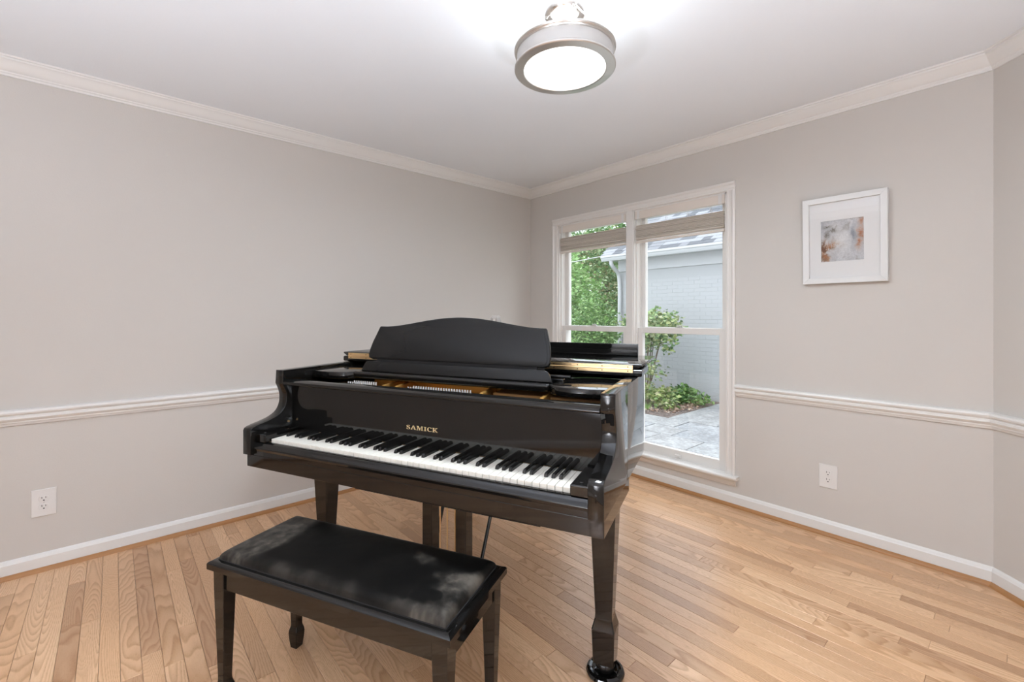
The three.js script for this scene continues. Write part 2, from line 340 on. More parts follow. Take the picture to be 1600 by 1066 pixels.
// ------------------------------------------------------------------ framed print
{
  const x0 = 2.288, x1 = 2.666, y0 = 1.402, y1 = 1.877, fw = 0.030, t = thing('framed_print', 'white framed abstract print in grey and rust hanging on the wall', 'picture', [(x0 + x1) / 2, y0, 0.0]); t.rotation.x = 0.028;   // hangs leaning a little out from the wall
  const W = (x1 - x0) / 2, H = y1 - y0, d = 0.032;
  const bars = merge([flat(prism([[-W, 0], [W, 0], [W - fw, fw], [-W + fw, fw]], 0.001, d, 'xy', 0.0015)), flat(prism([[-W, H], [-W + fw, H - fw], [W - fw, H - fw], [W, H]], 0.001, d, 'xy', 0.0015)), flat(prism([[-W, 0], [-W + fw, fw], [-W + fw, H - fw], [-W, H]], 0.001, d, 'xy', 0.0015)), flat(prism([[W, 0], [W, H], [W - fw, H - fw], [W - fw, fw]], 0.001, d, 'xy', 0.0015))]);
  mesh('frame', bars, M.frame_white, t);
  const px0 = 2.373 - 2.477, px1 = 2.565 - 2.477, py0 = 0.120, py1 = 0.345, m = 0.003;
  // mat board with a bevelled window
  mesh('mat_board', merge([box(-W + fw - 0.004, px0, fw - 0.004, H - fw + 0.004, 0.012, 0.016), box(px1, W - fw + 0.004, fw - 0.004, H - fw + 0.004, 0.012, 0.016), box(px0, px1, fw - 0.004, py0, 0.012, 0.016), box(px0, px1, py1, H - fw + 0.004, 0.012, 0.016)]), M.mat_board, t);
  const art = tex(384, 448, (u, v) => {
    const wx = fbm(u * 3, v * 3, 1.7) * 0.8, wy = fbm(u * 3 + 9, v * 3, 4.2) * 0.8;
    const a = fbm(u * 3.2 + wx, v * 3.2 + wy, 0.3, 6), b = fbm(u * 7 + wy * 2, v * 7 + wx * 2, 5.5, 5), f = fbm(u * 30, v * 30, 2.2, 3);
    const st = (x, lo, hi) => { const k = Math.max(0, Math.min(1, (x - lo) / (hi - lo))); return k * k * (3 - 2 * k); };
    let c = [0.76 + 0.2 * a, 0.76 + 0.19 * a, 0.765 + 0.18 * a];
    const mixc = (k, col) => { k = Math.max(0, Math.min(1, k)); c = c.map((x, i) => x + (col[i] - x) * k); };
    mixc(st(b + 0.25 * f, 0.12, 0.4) * 0.5, [0.50, 0.47, 0.44]);                                               // grey smears
    const blob = (x, y, rx, ry) => Math.exp(-((u - x + wx * 0.25) ** 2) / rx ** 2 - ((v - y + wy * 0.25) ** 2) / ry ** 2);
    mixc(blob(0.45, 0.5, 0.25, 0.3) * 0.8, [0.88, 0.875, 0.865]);
    mixc(blob(0.78, 0.62, 0.07, 0.22) * 0.85, [0.52, 0.535, 0.57]);                                            // slate streak
    mixc((blob(0.16, 0.38, 0.2, 0.1) + blob(0.05, 0.22, 0.14, 0.22)) * st(b + f * 0.5, -0.25, 0.2) * 1.1, [0.42, 0.27, 0.16]);
    mixc((blob(0.95, 0.62, 0.06, 0.15) + blob(0.9, 0.36, 0.06, 0.08) + blob(0.95, 0.93, 0.06, 0.09)) * (0.75 + f), [0.64, 0.36, 0.20]);
    mixc((blob(0.24, 0.42, 0.12, 0.05) + blob(0.1, 0.12, 0.06, 0.12)) * (0.6 + f), [0.66, 0.40, 0.22]);
    mixc((blob(0.16, 0.84, 0.09, 0.04) + blob(0.32, 0.73, 0.1, 0.05) + blob(0.12, 0.62, 0.05, 0.06)) * (0.65 + 1.4 * f), [0.36, 0.33, 0.29]);
    return c.map(x => x + f * 0.1);
  });
  const pg = new THREE.PlaneGeometry(px1 - px0, py1 - py0); pg.translate((px0 + px1) / 2, (py0 + py1) / 2, 0.0125);
  const backing = mesh('backing', box(-W + 0.006, W - 0.006, 0.006, H - 0.006, 0.002, 0.0115), M.mat_board, t);
  mesh('print', pg, mat('print_ink', { map: art, roughness: 0.8 }), t);
  mesh('glazing', box(-W + fw - 0.003, W - fw + 0.003, fw - 0.003, H - fw + 0.003, 0.0175, 0.0190), M.pane, t);
}

// ------------------------------------------------------------------ outlets
function outlet(pos, turn, label) {
  const t = thing('wall_outlet', label, 'outlet', pos, turn, 'duplex outlets above the baseboard');
  const W = 0.0435, H = 0.130;
  mesh('cover_plate', flat(prism([[-W, 0], [W, 0], [W, H], [-W, H]], 0, 0.006, 'xy', 0.003)), M.plastic_white, t);
  for (const cy of [0.0845, 0.0455]) {
    const s = new THREE.Shape(); s.absarc(0, cy, 0.0172, -0.75, 0.75, false); s.absarc(0, cy, 0.0172, Math.PI - 0.75, Math.PI + 0.75, false); s.closePath();
    const g = new THREE.ExtrudeGeometry(s, { depth: 0.0014, bevelEnabled: true, bevelSize: 0.0008, bevelThickness: 0.0008, bevelSegments: 2, curveSegments: 12 }); g.translate(0, 0, 0.006);
    const r = mesh('receptacle', g, M.plastic_white, t);
    mesh('slot', merge([box(-0.0078, -0.0056, cy + 0.000, cy + 0.0095, 0.0078, 0.00835), box(0.0056, 0.0076, cy + 0.001, cy + 0.0085, 0.0078, 0.00835)]), M.slot_dark, r);
    const h = new THREE.CylinderGeometry(0.0030, 0.0030, 0.0005, 12); h.rotateX(Math.PI / 2); h.translate(0, cy - 0.0078, 0.0081); mesh('ground_hole', h, M.slot_dark, r);
  }
  const sc = new THREE.CylinderGeometry(0.0028, 0.0032, 0.0012, 12); sc.rotateX(Math.PI / 2); sc.translate(0, 0.065, 0.0064); mesh('screw', sc, M.nickel, t);
}
outlet([2.4025, 0.261, 0], 0, 'white duplex outlet on the wall right of the window');
outlet([0, 0.259, 3.2435], Math.PI / 2, 'white duplex outlet on the long wall left of the bench');

// ------------------------------------------------------------------ ceiling light
{
  const cx = 1.99, cz = 1.728, yb = 2.137, yt = 2.214, R = 0.187;
  const t = thing('ceiling_light', 'round brushed nickel drum ceiling light with a frosted glass diffuser', 'ceiling light', [cx, yb, cz]);
  const Y = y => y - yb;
  mesh('drum', lathe([[R - 0.012, Y(2.142)], [R - 0.012, Y(2.208)], [R - 0.009, Y(2.208)], [R - 0.009, Y(2.142)], [R - 0.012, Y(2.142)]], 72), M.shade_metal, t);
  mesh('bottom_ring', lathe([[0.152, Y(2.1385)], [0.155, Y(2.137)], [R - 0.003, Y(2.139)], [R, Y(2.1415)], [R, Y(2.146)], [R - 0.003, Y(2.149)], [R - 0.011, Y(2.151)], [0.152, Y(2.151)], [0.152, Y(2.1385)]], 72, 0.5), M.nickel, t);
  mesh('top_ring', lathe([[R - 0.016, Y(2.196)], [R - 0.004, Y(2.197)], [R - 0.002, Y(2.200)], [R - 0.004, Y(2.203)], [R - 0.001, Y(2.205)], [R + 0.001, Y(2.209)], [R, Y(2.213)], [R - 0.005, Y(2.214)], [R - 0.016, Y(2.214)], [R - 0.016, Y(2.196)]], 72, 0.5), M.nickel, t);
  const glow = mat('diffuser_glow', { color: lin(0.9, 0.9, 0.88), roughness: 0.5, emissive: lin(1, 0.985, 0.96), emissiveIntensity: 1.3 });
  mesh('diffuser', lathe([[0, Y(2.1445)], [0.08, Y(2.1445)], [0.153, Y(2.1465)], [0.160, Y(2.150)], [0.160, Y(2.153)], [0, Y(2.153)]], 64), glow, t);
  // canopy: stepped cup on the ceiling, stem, finial
  mesh('canopy', lathe([[0.082, Y(CEIL)], [0.082, Y(2.400)], [0.079, Y(2.394)], [0.079, Y(2.352)], [0.074, Y(2.338)], [0.060, Y(2.324)], [0.042, Y(2.316)], [0.036, Y(2.312)], [0.036, Y(2.300)], [0.030, Y(2.290)], [0.012, Y(2.284)], [0, Y(2.284)]], 48, 0.45), M.nickel_polished, t);
  // three links from the canopy down to the drum
  for (let k = 0; k < 3; k++) {
    const a = 2.45 + k * Math.PI * 2 / 3, c = Math.cos(a), s = Math.sin(a), pt = (r, y) => [c * r, Y(y), s * r];
    const eye = (r, y, rad) => { const g = new THREE.TorusGeometry(rad, 0.0018, 8, 18); g.rotateY(-a); g.translate(c * r, Y(y), s * r); return g; };
    mesh('hanger_link', merge([rod(pt(0.092, 2.322), pt(0.158, 2.246), 0.0032), eye(0.086, 2.330, 0.008), eye(0.166, 2.237, 0.009), rod(pt(0.079, 2.335), pt(0.088, 2.335), 0.004), rod(pt(0.168, 2.213), pt(0.168, 2.230), 0.0035)]), M.nickel_polished, t);
  }
  for (let k = 0; k < 2; k++) { // two frosted bulbs inside the drum
    const b = new THREE.SphereGeometry(0.028, 20, 14), x = k ? 0.07 : -0.07; b.translate(x, Y(2.186), 0);
    mesh('bulb', b, mat('bulb_glow_' + k, { color: lin(0.9, 0.88, 0.84), roughness: 0.4, emissive: PENDANT, emissiveIntensity: 1.2 }), t);
    const pl = new THREE.PointLight(PENDANT, UPLIGHT, 0, 2); pl.position.set(x, Y(2.186), 0); pl.castShadow = true; pl.shadow.radius = 1.3; t.add(pl);
  }
  const panel = new THREE.RectAreaLight(PENDANT, PANEL, 0.27, 0.27); panel.position.set(0, -0.004, 0); panel.rotation.x = -Math.PI / 2; t.add(panel);
}

// ------------------------------------------------------------------ floor uplighters added out of view: fill light bounced off the ceiling
FILL_UPLIGHTERS.forEach(([x, z, power], k) => {
  const t = thing('added_fill_uplighter', k ? 'small nickel uplighter added as fill light by the right wall, out of view beside the viewer' : 'small nickel uplighter added as fill light by the front wall, out of view behind the viewer', 'fill_lamp', [x, 0, z], 0, 'added fill uplighters behind the viewer');
  mesh('can', lathe([[0, 0], [0.085, 0], [0.09, 0.006], [0.09, 0.20], [0.086, 0.204], [0.083, 0.20], [0.083, 0.05], [0, 0.05]], 40), M.nickel, t);
  mesh('lens', lathe([[0, 0.165], [0.083, 0.165], [0.083, 0.172], [0, 0.172]], 32), mat('added_uplighter_glow_' + k, { color: lin(0.9, 0.9, 0.9), roughness: 0.5, emissive: FILL_LAMP, emissiveIntensity: 4 }), t);
  const sp = new THREE.SpotLight(FILL_LAMP, power, 0, 1.25, 1, 2); sp.position.set(0, 0.20, 0); sp.target.position.set(0, 2.4, 0); sp.castShadow = true; sp.shadow.radius = 4; t.add(sp, sp.target);
});

// ------------------------------------------------------------------ grand piano (own axes: x along the keys, y up, -z towards the tail)
const font = await new FontLoader().loadAsync('fonts/droid/droid_serif_bold.typeface.json');
{
  const t = thing('grand_piano', 'black lacquered baby grand piano with its front lid folded back', 'piano', [1.71677, 0, 2.27341], 24.024 * Math.PI / 180);
  const B = M.black_lacquer, W = 0.72, TH = 0.045;
  const pv = poly => poly.map(p => [-p[0], p[1]]);                    // (V, h) -> (z, y)
  const pu = poly => poly.map(p => [p[0], -p[1]]);                    // (U, V) -> (x, z)
  // outline of the case seen from above
  const path = new THREE.Path(); path.moveTo(-W, 0.28); path.lineTo(-W, 1.05); path.bezierCurveTo(-W, 1.30, -0.60, 1.45, -0.40, 1.45); path.bezierCurveTo(-0.18, 1.45, -0.12, 1.33, 0.04, 1.22); path.bezierCurveTo(0.20, 1.11, 0.42, 1.06, 0.56, 0.95); path.bezierCurveTo(0.66, 0.87, W, 0.78, W, 0.62); path.lineTo(W, 0.28);
  const outer = []; for (const c of path.curves) { const n = c.isLineCurve ? 1 : 22; for (let i = 0; i < n; i++) { const p = c.getPoint(i / n); outer.push([p.x, p.y]); } } outer.push([W, 0.28]);
  const offset = d => outer.map((p, i) => { const a = outer[Math.max(0, i - 1)], b = outer[Math.min(outer.length - 1, i + 1)], dx = b[0] - a[0], dz = b[1] - a[1], l = Math.hypot(dx, dz); return [p[0] + dz / l * d, p[1] - dx / l * d]; });
  const inner = offset(TH);
  const ringPoly = [...outer, ...inner.slice().reverse()];
  // arm with the S curve in front
  const s = new THREE.CatmullRomCurve3([[0.099, 0.936], [0.110, 0.912], [0.117, 0.885], [0.114, 0.850], [0.098, 0.822], [0.070, 0.805], [0.030, 0.794], [-0.010, 0.787], [-0.034, 0.781]].map(p => V3(p[0], p[1], 0))).getPoints(30).map(p => [p.x, p.y]);
  const armPoly = [[-0.045, 0.675], [0.30, 0.672], [0.30, 0.992], [0.102, 0.992], [0.0985, 0.940], ...s, [-0.041, 0.777], [-0.045, 0.769]].reverse();
  const rim = merge([prism(pu(ringPoly), 0.672, 0.992, 'xz', 0.0025, 0.5), prism(pv(armPoly), -W, -W + TH, 'zy', 0.0025, 0.5), prism(pv(armPoly), W - TH, W, 'zy', 0.0025, 0.5)]);
  mesh('case_rim', rim, B, t);
  mesh('keybed', merge([rbox(-0.717, 0.717, 0.623, 0.673, -0.34, 0.030, 0.003), box(-0.64, 0.64, 0.630, 0.672, -0.95, -0.34)]), B, t);
  mesh('soundboard', prism(pu([...offset(0.03)]), 0.685, 0.695, 'xz'), M.spruce, t);
  for (const u of [-0.35, 0.0, 0.35]) mesh('underside_beam', rbox(u - 0.035, u + 0.035, 0.60, 0.684, -0.93, -0.35, 0.004), M.felt_black, t);
  mesh('dark_underside_board', box(-0.24, 0.50, 0.577, 0.6235, -0.30, -0.06), M.felt_black, t);  // matte black board making the dark band below the keybed
  mesh('key_slip', prism(pv([[0.0, 0.673], [-0.031, 0.673], [-0.031, 0.690], [-0.035, 0.694], [-0.0365, 0.700], [-0.034, 0.706], [-0.024, 0.712], [-0.021, 0.719], [-0.015, 0.722], [-0.003, 0.722]].reverse()), -W + TH + 0.001, W - TH - 0.001, 'zy', 0, 0.7), B, t);
  for (const sgn of [-1, 1]) {
    const a = sgn < 0 ? -W + TH + 0.001 : 0.6195, b = sgn < 0 ? -0.6195 : W - TH - 0.001;
    const kb = mesh('key_block', rbox(a, b, 0.7225, 0.755, -0.135, 0.024, 0.004, 3), B, t);
    mesh('block_screw', lathe([[0, 0.7545], [0.006, 0.7545], [0.006, 0.757], [0.004, 0.759], [0, 0.759]], 16).translate((a + b) / 2, 0, 0.002), M.ebony_black, kb);
    mesh('fallboard_pin', rod([sgn * (W - TH), 0.773, -0.126], [sgn * (W - TH - 0.006), 0.773, -0.126], 0.005), M.brass, t);
  }
  // keys
  const P = 0.02364, wk = rbox(-P / 2 + 0.0008, P / 2 - 0.0008, 0.712, 0.735, -0.146, 0.0, 0.0012, 1);
  const bk = (() => {
    const g = post([[0, 0.0060, 0.0465, 0, 0], [0.0085, 0.0054, 0.0450, 0, -0.001], [0.0118, 0.0044, 0.0425, 0, -0.003]], 0.0012); g.translate(0, 0.7348, -0.0985); return g;
  })();
  for (let i = 0; i < 52; i++) {
    const x = (i - 25.5) * P, k = mesh('white_key', wk, M.ivory_white, t); k.position.x = x;
    if (i < 51 && [0, 2, 3, 5, 6].includes(i % 7)) { const b = mesh('black_key', bk, M.ebony_black, t); b.position.x = x + P / 2; }
  }
  mesh('key_frame', box(-0.66, 0.66, 0.673, 0.711, -0.30, -0.004), M.spruce, t);
  // fallboard with its nosing and the maker's name
  const fb = mesh('fallboard', merge([rbox(-W + TH + 0.002, W - TH - 0.002, 0.737, 0.930, -0.162, -0.1465, 0.002), prism(pv([[0.100, 0.933], [0.099, 0.938], [0.101, 0.944], [0.107, 0.9475], [0.150, 0.9495], [0.166, 0.948], [0.166, 0.926], [0.130, 0.926], [0.106, 0.929]].reverse()), -W + TH + 0.002, W - TH - 0.002, 'zy', 0, 0.7)]), B, t);
  const tg = new TextGeometry('SAMICK', { font, size: 0.0155, depth: 0.0006, curveSegments: 6 }); tg.computeBoundingBox();
  const bw = tg.boundingBox.max.x - tg.boundingBox.min.x; tg.translate(-tg.boundingBox.min.x - bw / 2, 0, 0); tg.scale(0.140 / bw, 1, 1); tg.translate(0.0, 0.7985, -0.1467);
  mesh('maker_name', tg, mat('gold_lettering', { color: lin(0.62, 0.48, 0.26), roughness: 0.4, metalness: 0.3 }), fb).userData.label = 'gold capital letters SAMICK';
  // inside: iron plate, struts, pin block, tuning pins
  const pl = mesh('iron_plate', merge([rbox(-0.672, 0.20, 0.875, 0.902, -0.52, -0.20, 0.004), rbox(-0.45, 0.20, 0.900, 0.936, -0.46, -0.40, 0.006), prism(pu(offset(0.06).filter(p => p[1] > 0.5)), 0.86, 0.872, 'xz')]), M.plate_bronze, t);
  mesh('pin_block', rbox(0.20, 0.672, 0.870, 0.925, -0.52, -0.33, 0.003), M.spruce, t);
  mesh('action_shelf', box(-0.672, 0.672, 0.83, 0.872, -0.40, -0.165), M.felt_black, t);
  for (const [u0, u1] of [[-0.31, -0.255], [-0.25, -0.19], [0.155, 0.20], [0.412, 0.437]]) mesh('plate_strut', prism(pu([[u0 - 0.006, 0.50], [u0 + 0.008, 0.50], [u1 + 0.008, 0.235], [u1 - 0.006, 0.235]].reverse()), 0.895, 0.938, 'xz', 0.002), M.plate_bronze, t);
  const pin = merge([rod([0, 0.898, 0], [0, 0.9425, 0], 0.0034, 0.0030, 8)]);
  for (const [u0, u1, rows] of [[-0.44, -0.315, [0.232, 0.262]], [-0.115, 0.150, [0.216, 0.244]]]) for (const v of rows) for (let u = u0 + (v > 0.24 ? 0.005 : 0); u < u1; u += 0.0118) { const m = mesh('tuning_pin', pin, M.steel, t); m.position.set(u, 0, -v); }
  mesh('damper_felt', box(-0.12, 0.16, 0.90, 0.9165, -0.255, -0.235), mat('felt_cream', { color: lin(0.62, 0.52, 0.36), roughness: 0.9 }), t);
  // music desk, its ledge, rail, tray and side shelves
  mesh('desk_rail', rbox(-0.462, 0.448, 0.950, 0.980, -0.302, -0.276, 0.010, 4), B, t);
  mesh('desk_tray', rbox(-0.45, 0.45, 0.958, 0.972, -0.60, -0.303, 0.003), B, t);
  for (const sgn of [-1, 1]) {
    const c = new THREE.CatmullRomCurve3([[0.449, 0.285], [0.470, 0.256], [0.510, 0.238], [0.560, 0.232], [0.615, 0.238], [0.674, 0.252]].map(p => V3(p[0], p[1], 0))).getPoints(24).map(p => [sgn * p.x, p.y]);
    const poly = [...c, [sgn * 0.674, 0.62], [sgn * 0.449, 0.62]]; if (sgn > 0) poly.reverse();
    mesh('side_shelf', prism(pu(poly), 0.948, 0.978, 'xz', 0.003, 0.5), B, t);
  }
  const ledge = prism([[-0.450, 0], [0.445, 0], [0.440, 0.012], [0.432, 0.028], [0.424, 0.038], [0.412, 0.043], [-0.425, 0.043], [-0.434, 0.038], [-0.442, 0.022]], -0.016, 0, 'xy', 0.002, 0.4);
  ledge.rotateX(-0.25); ledge.translate(0, 0.980, -0.318); mesh('desk_ledge', ledge, M.black_satin || mat('black_satin', { color: lin(0.010, 0.0095, 0.009), roughness: 0.26, specularIntensity: 0.5 }), t);
  {
    const top = x => 0.150 + 0.043 * Math.pow(Math.max(0, Math.cos(Math.min(1, Math.abs(x - 0.01) / 0.37) * Math.PI / 2)), 1.6);
    const L = [], side = [[0.405, 0.0], [0.424, 0.006], [0.429, 0.020], [0.4285, 0.045], [0.422, 0.080], [0.411, 0.115], [0.4015, 0.147], [0.398, 0.1515]];
    const pts = [...side]; for (let i = 0; i <= 48; i++) { const x = 0.392 - i * 0.784 / 48; pts.push([x, top(x) + 0.0015]); } pts.push(...side.map(p => [-p[0], p[1]]).reverse());
    const g = prism(pts, -0.018, 0, 'xy', 0.004, 0.5);
    // fielded face: a second, slightly smaller panel proud of the first
    const g2 = prism(pts.map(p => [p[0] * 0.975, 0.004 + p[1] * 0.945]), -0.002, 0.0022, 'xy', 0.0018, 0.5);
    const d = merge([g, g2]); d.rotateX(-0.33); d.translate(0, 1.032, -0.335);
    mesh('music_desk', d, M.black_satin, t);
    mesh('desk_prop', merge([rod([0.50, 0.996, -0.372], [0.36, 0.996, -0.372], 0.006), rbox(0.36, 0.475, 0.974, 0.988, -0.385, -0.365, 0.003)]), B, t);
    mesh('desk_hinge', rbox(-0.38, 0.38, 1.018, 1.034, -0.350, -0.338, 0.002), M.felt_black, t);
    mesh('desk_frame', merge([rbox(-0.40, -0.36, 0.970, 1.022, -0.42, -0.332, 0.003), rbox(0.34, 0.38, 0.970, 1.022, -0.42, -0.332, 0.003)]), M.felt_black, t);
  }
  // main lid and the front lid folded back onto it, with a long brass hinge
  const lidOut = offset(-0.016).filter(p => p[1] > 0.52);
  mesh('main_lid', prism(pu([[-0.736, 0.5], ...lidOut, [0.736, 0.5]]), 0.993, 1.0205, 'xz', 0.007, 0.3), B, t);
  const fl = mesh('front_lid', prism([[-0.716, 1.0215], [0.716, 1.0215], [0.737, 1.034], [0.737, 1.038], [0.735, 1.040], [-0.735, 1.040], [-0.737, 1.038], [-0.737, 1.034]], -0.90, -0.5015, 'xy', 0.001, 0.3), B, t);
  mesh('lid_lip', rbox(-0.66, 0.66, 1.040, 1.093, -0.898, -0.880, 0.002), B, fl);
  const hg = mesh('lid_hinge', merge([rbox(-0.702, 0.702, 1.0075, 1.0198, -0.4998, -0.4975, 0.0006), rbox(-0.702, 0.702, 1.0232, 1.0362, -0.5013, -0.4975, 0.0006), rod([-0.702, 1.0215, -0.4970], [0.702, 1.0215, -0.4970], 0.0021, 0.0021, 10)]), M.brass, t);
  const sg = []; for (let u = -0.685; u < 0.70; u += 0.0978) for (const h of [1.0137, 1.0297]) { const c = new THREE.CylinderGeometry(0.0024, 0.0024, 0.0008, 10); c.rotateX(Math.PI / 2); c.translate(u, h, -0.4972); sg.push(c); }
  mesh('hinge_screws', merge(sg), mat('screw_bronze', { color: lin(0.12, 0.07, 0.03), metalness: 0.8, roughness: 0.5 }), hg);
  // legs: tapered square with spade feet, standing in caster cups
  for (const [u, v] of [[-0.643, 0.305], [0.643, 0.305], [-0.42, 1.27]]) {
    const lg = mesh('leg', post([[0.052, 0.0345, 0.0345], [0.090, 0.0360, 0.0360], [0.158, 0.0385, 0.0385], [0.166, 0.0385, 0.0385], [0.200, 0.0295, 0.0295], [0.215, 0.0285, 0.0285], [0.600, 0.0440, 0.0440], [0.674, 0.0460, 0.0460]], 0.0035), B, t);
    lg.position.set(u, 0, -v);
    mesh('caster', merge([rod([0, 0.018, 0], [0, 0.055, 0], 0.027, 0.030, 24), lathe([[0, 0.014], [0.020, 0.014], [0.030, 0.022], [0.033, 0.032], [0.033, 0.040], [0.028, 0.048], [0, 0.052]], 32)]), M.ebony_black, lg);
    mesh('caster_cup', lathe([[0, 0.0], [0.050, 0.0], [0.058, 0.002], [0.063, 0.007], [0.0645, 0.013], [0.061, 0.020], [0.053, 0.024], [0.045, 0.022], [0.040, 0.016], [0.030, 0.013], [0, 0.013]], 48), B, lg);
  }
  // pedal lyre
  for (const sgn of [-1, 1]) mesh('lyre_post', rbox(sgn * 0.079 - 0.0235, sgn * 0.079 + 0.0235, 0.115, 0.622, -0.345, -0.290, 0.004), B, t);
  mesh('lyre_base', rbox(-0.14, 0.14, 0.060, 0.120, -0.370, -0.270, 0.006), B, t);
  mesh('lyre_block', rbox(-0.13, 0.13, 0.585, 0.623, -0.37, -0.27, 0.004), B, t);
  for (const u of [-0.034, 0.0, 0.037]) mesh('pedal_rod', rod([u, 0.10, -0.318], [u, 0.66, -0.318], 0.0028), M.brass, t);
  for (const u of [-0.055, 0.0, 0.055]) mesh('pedal', tube([[u, 0.072, -0.30], [u, 0.070, -0.24], [u, 0.060, -0.19], [u, 0.050, -0.165]], 0.009, 14, 10), M.brass, t);
  for (const sgn of [-1, 1]) mesh('lyre_brace', rod([sgn < 0 ? -0.128 : 0.100, 0.10, -0.366], [sgn < 0 ? -0.135 : 0.118, 0.66, -0.62], 0.0075), M.ebony_black, t);
  mesh('lid_bumper', merge([-0.70, 0.70].map(u => box(u - 0.006, u + 0.006, 0.9915, 0.994, -0.56, -0.54))), M.rubber, t);
}
{ // small grey tapered box on the lid, its tip showing over the music desk
  const a = 24.024 * Math.PI / 180, U = -0.04, V = 0.835, x = 1.71677 + U * Math.cos(a) - V * Math.sin(a), z = 2.27341 - U * Math.sin(a) - V * Math.cos(a);
  const t = thing('metronome', 'small tapered grey metronome on the piano lid, its tip showing behind the music desk', 'metronome', [x, 1.040, z], a);
  const grey = mat('metronome_grey', { color: lin(0.30, 0.26, 0.23), roughness: 0.3, clearcoat: 0.5 });
  mesh('body', post([[0.012, 0.040, 0.036], [0.150, 0.0235, 0.020], [0.172, 0.021, 0.018]], 0.004), grey, t);
  mesh('base', post([[0, 0.046, 0.040], [0.012, 0.046, 0.040]], 0.004), grey, t);
  mesh('cap', post([[0.172, 0.020, 0.017], [0.180, 0.017, 0.014], [0.1825, 0.014, 0.011]], 0.003), grey, t);
  mesh('scale_plate', post([[0.030, 0.010, 0.001, 0, 0.0358], [0.168, 0.006, 0.001, 0, 0.0192]], 0.0005), M.nickel, t);
}

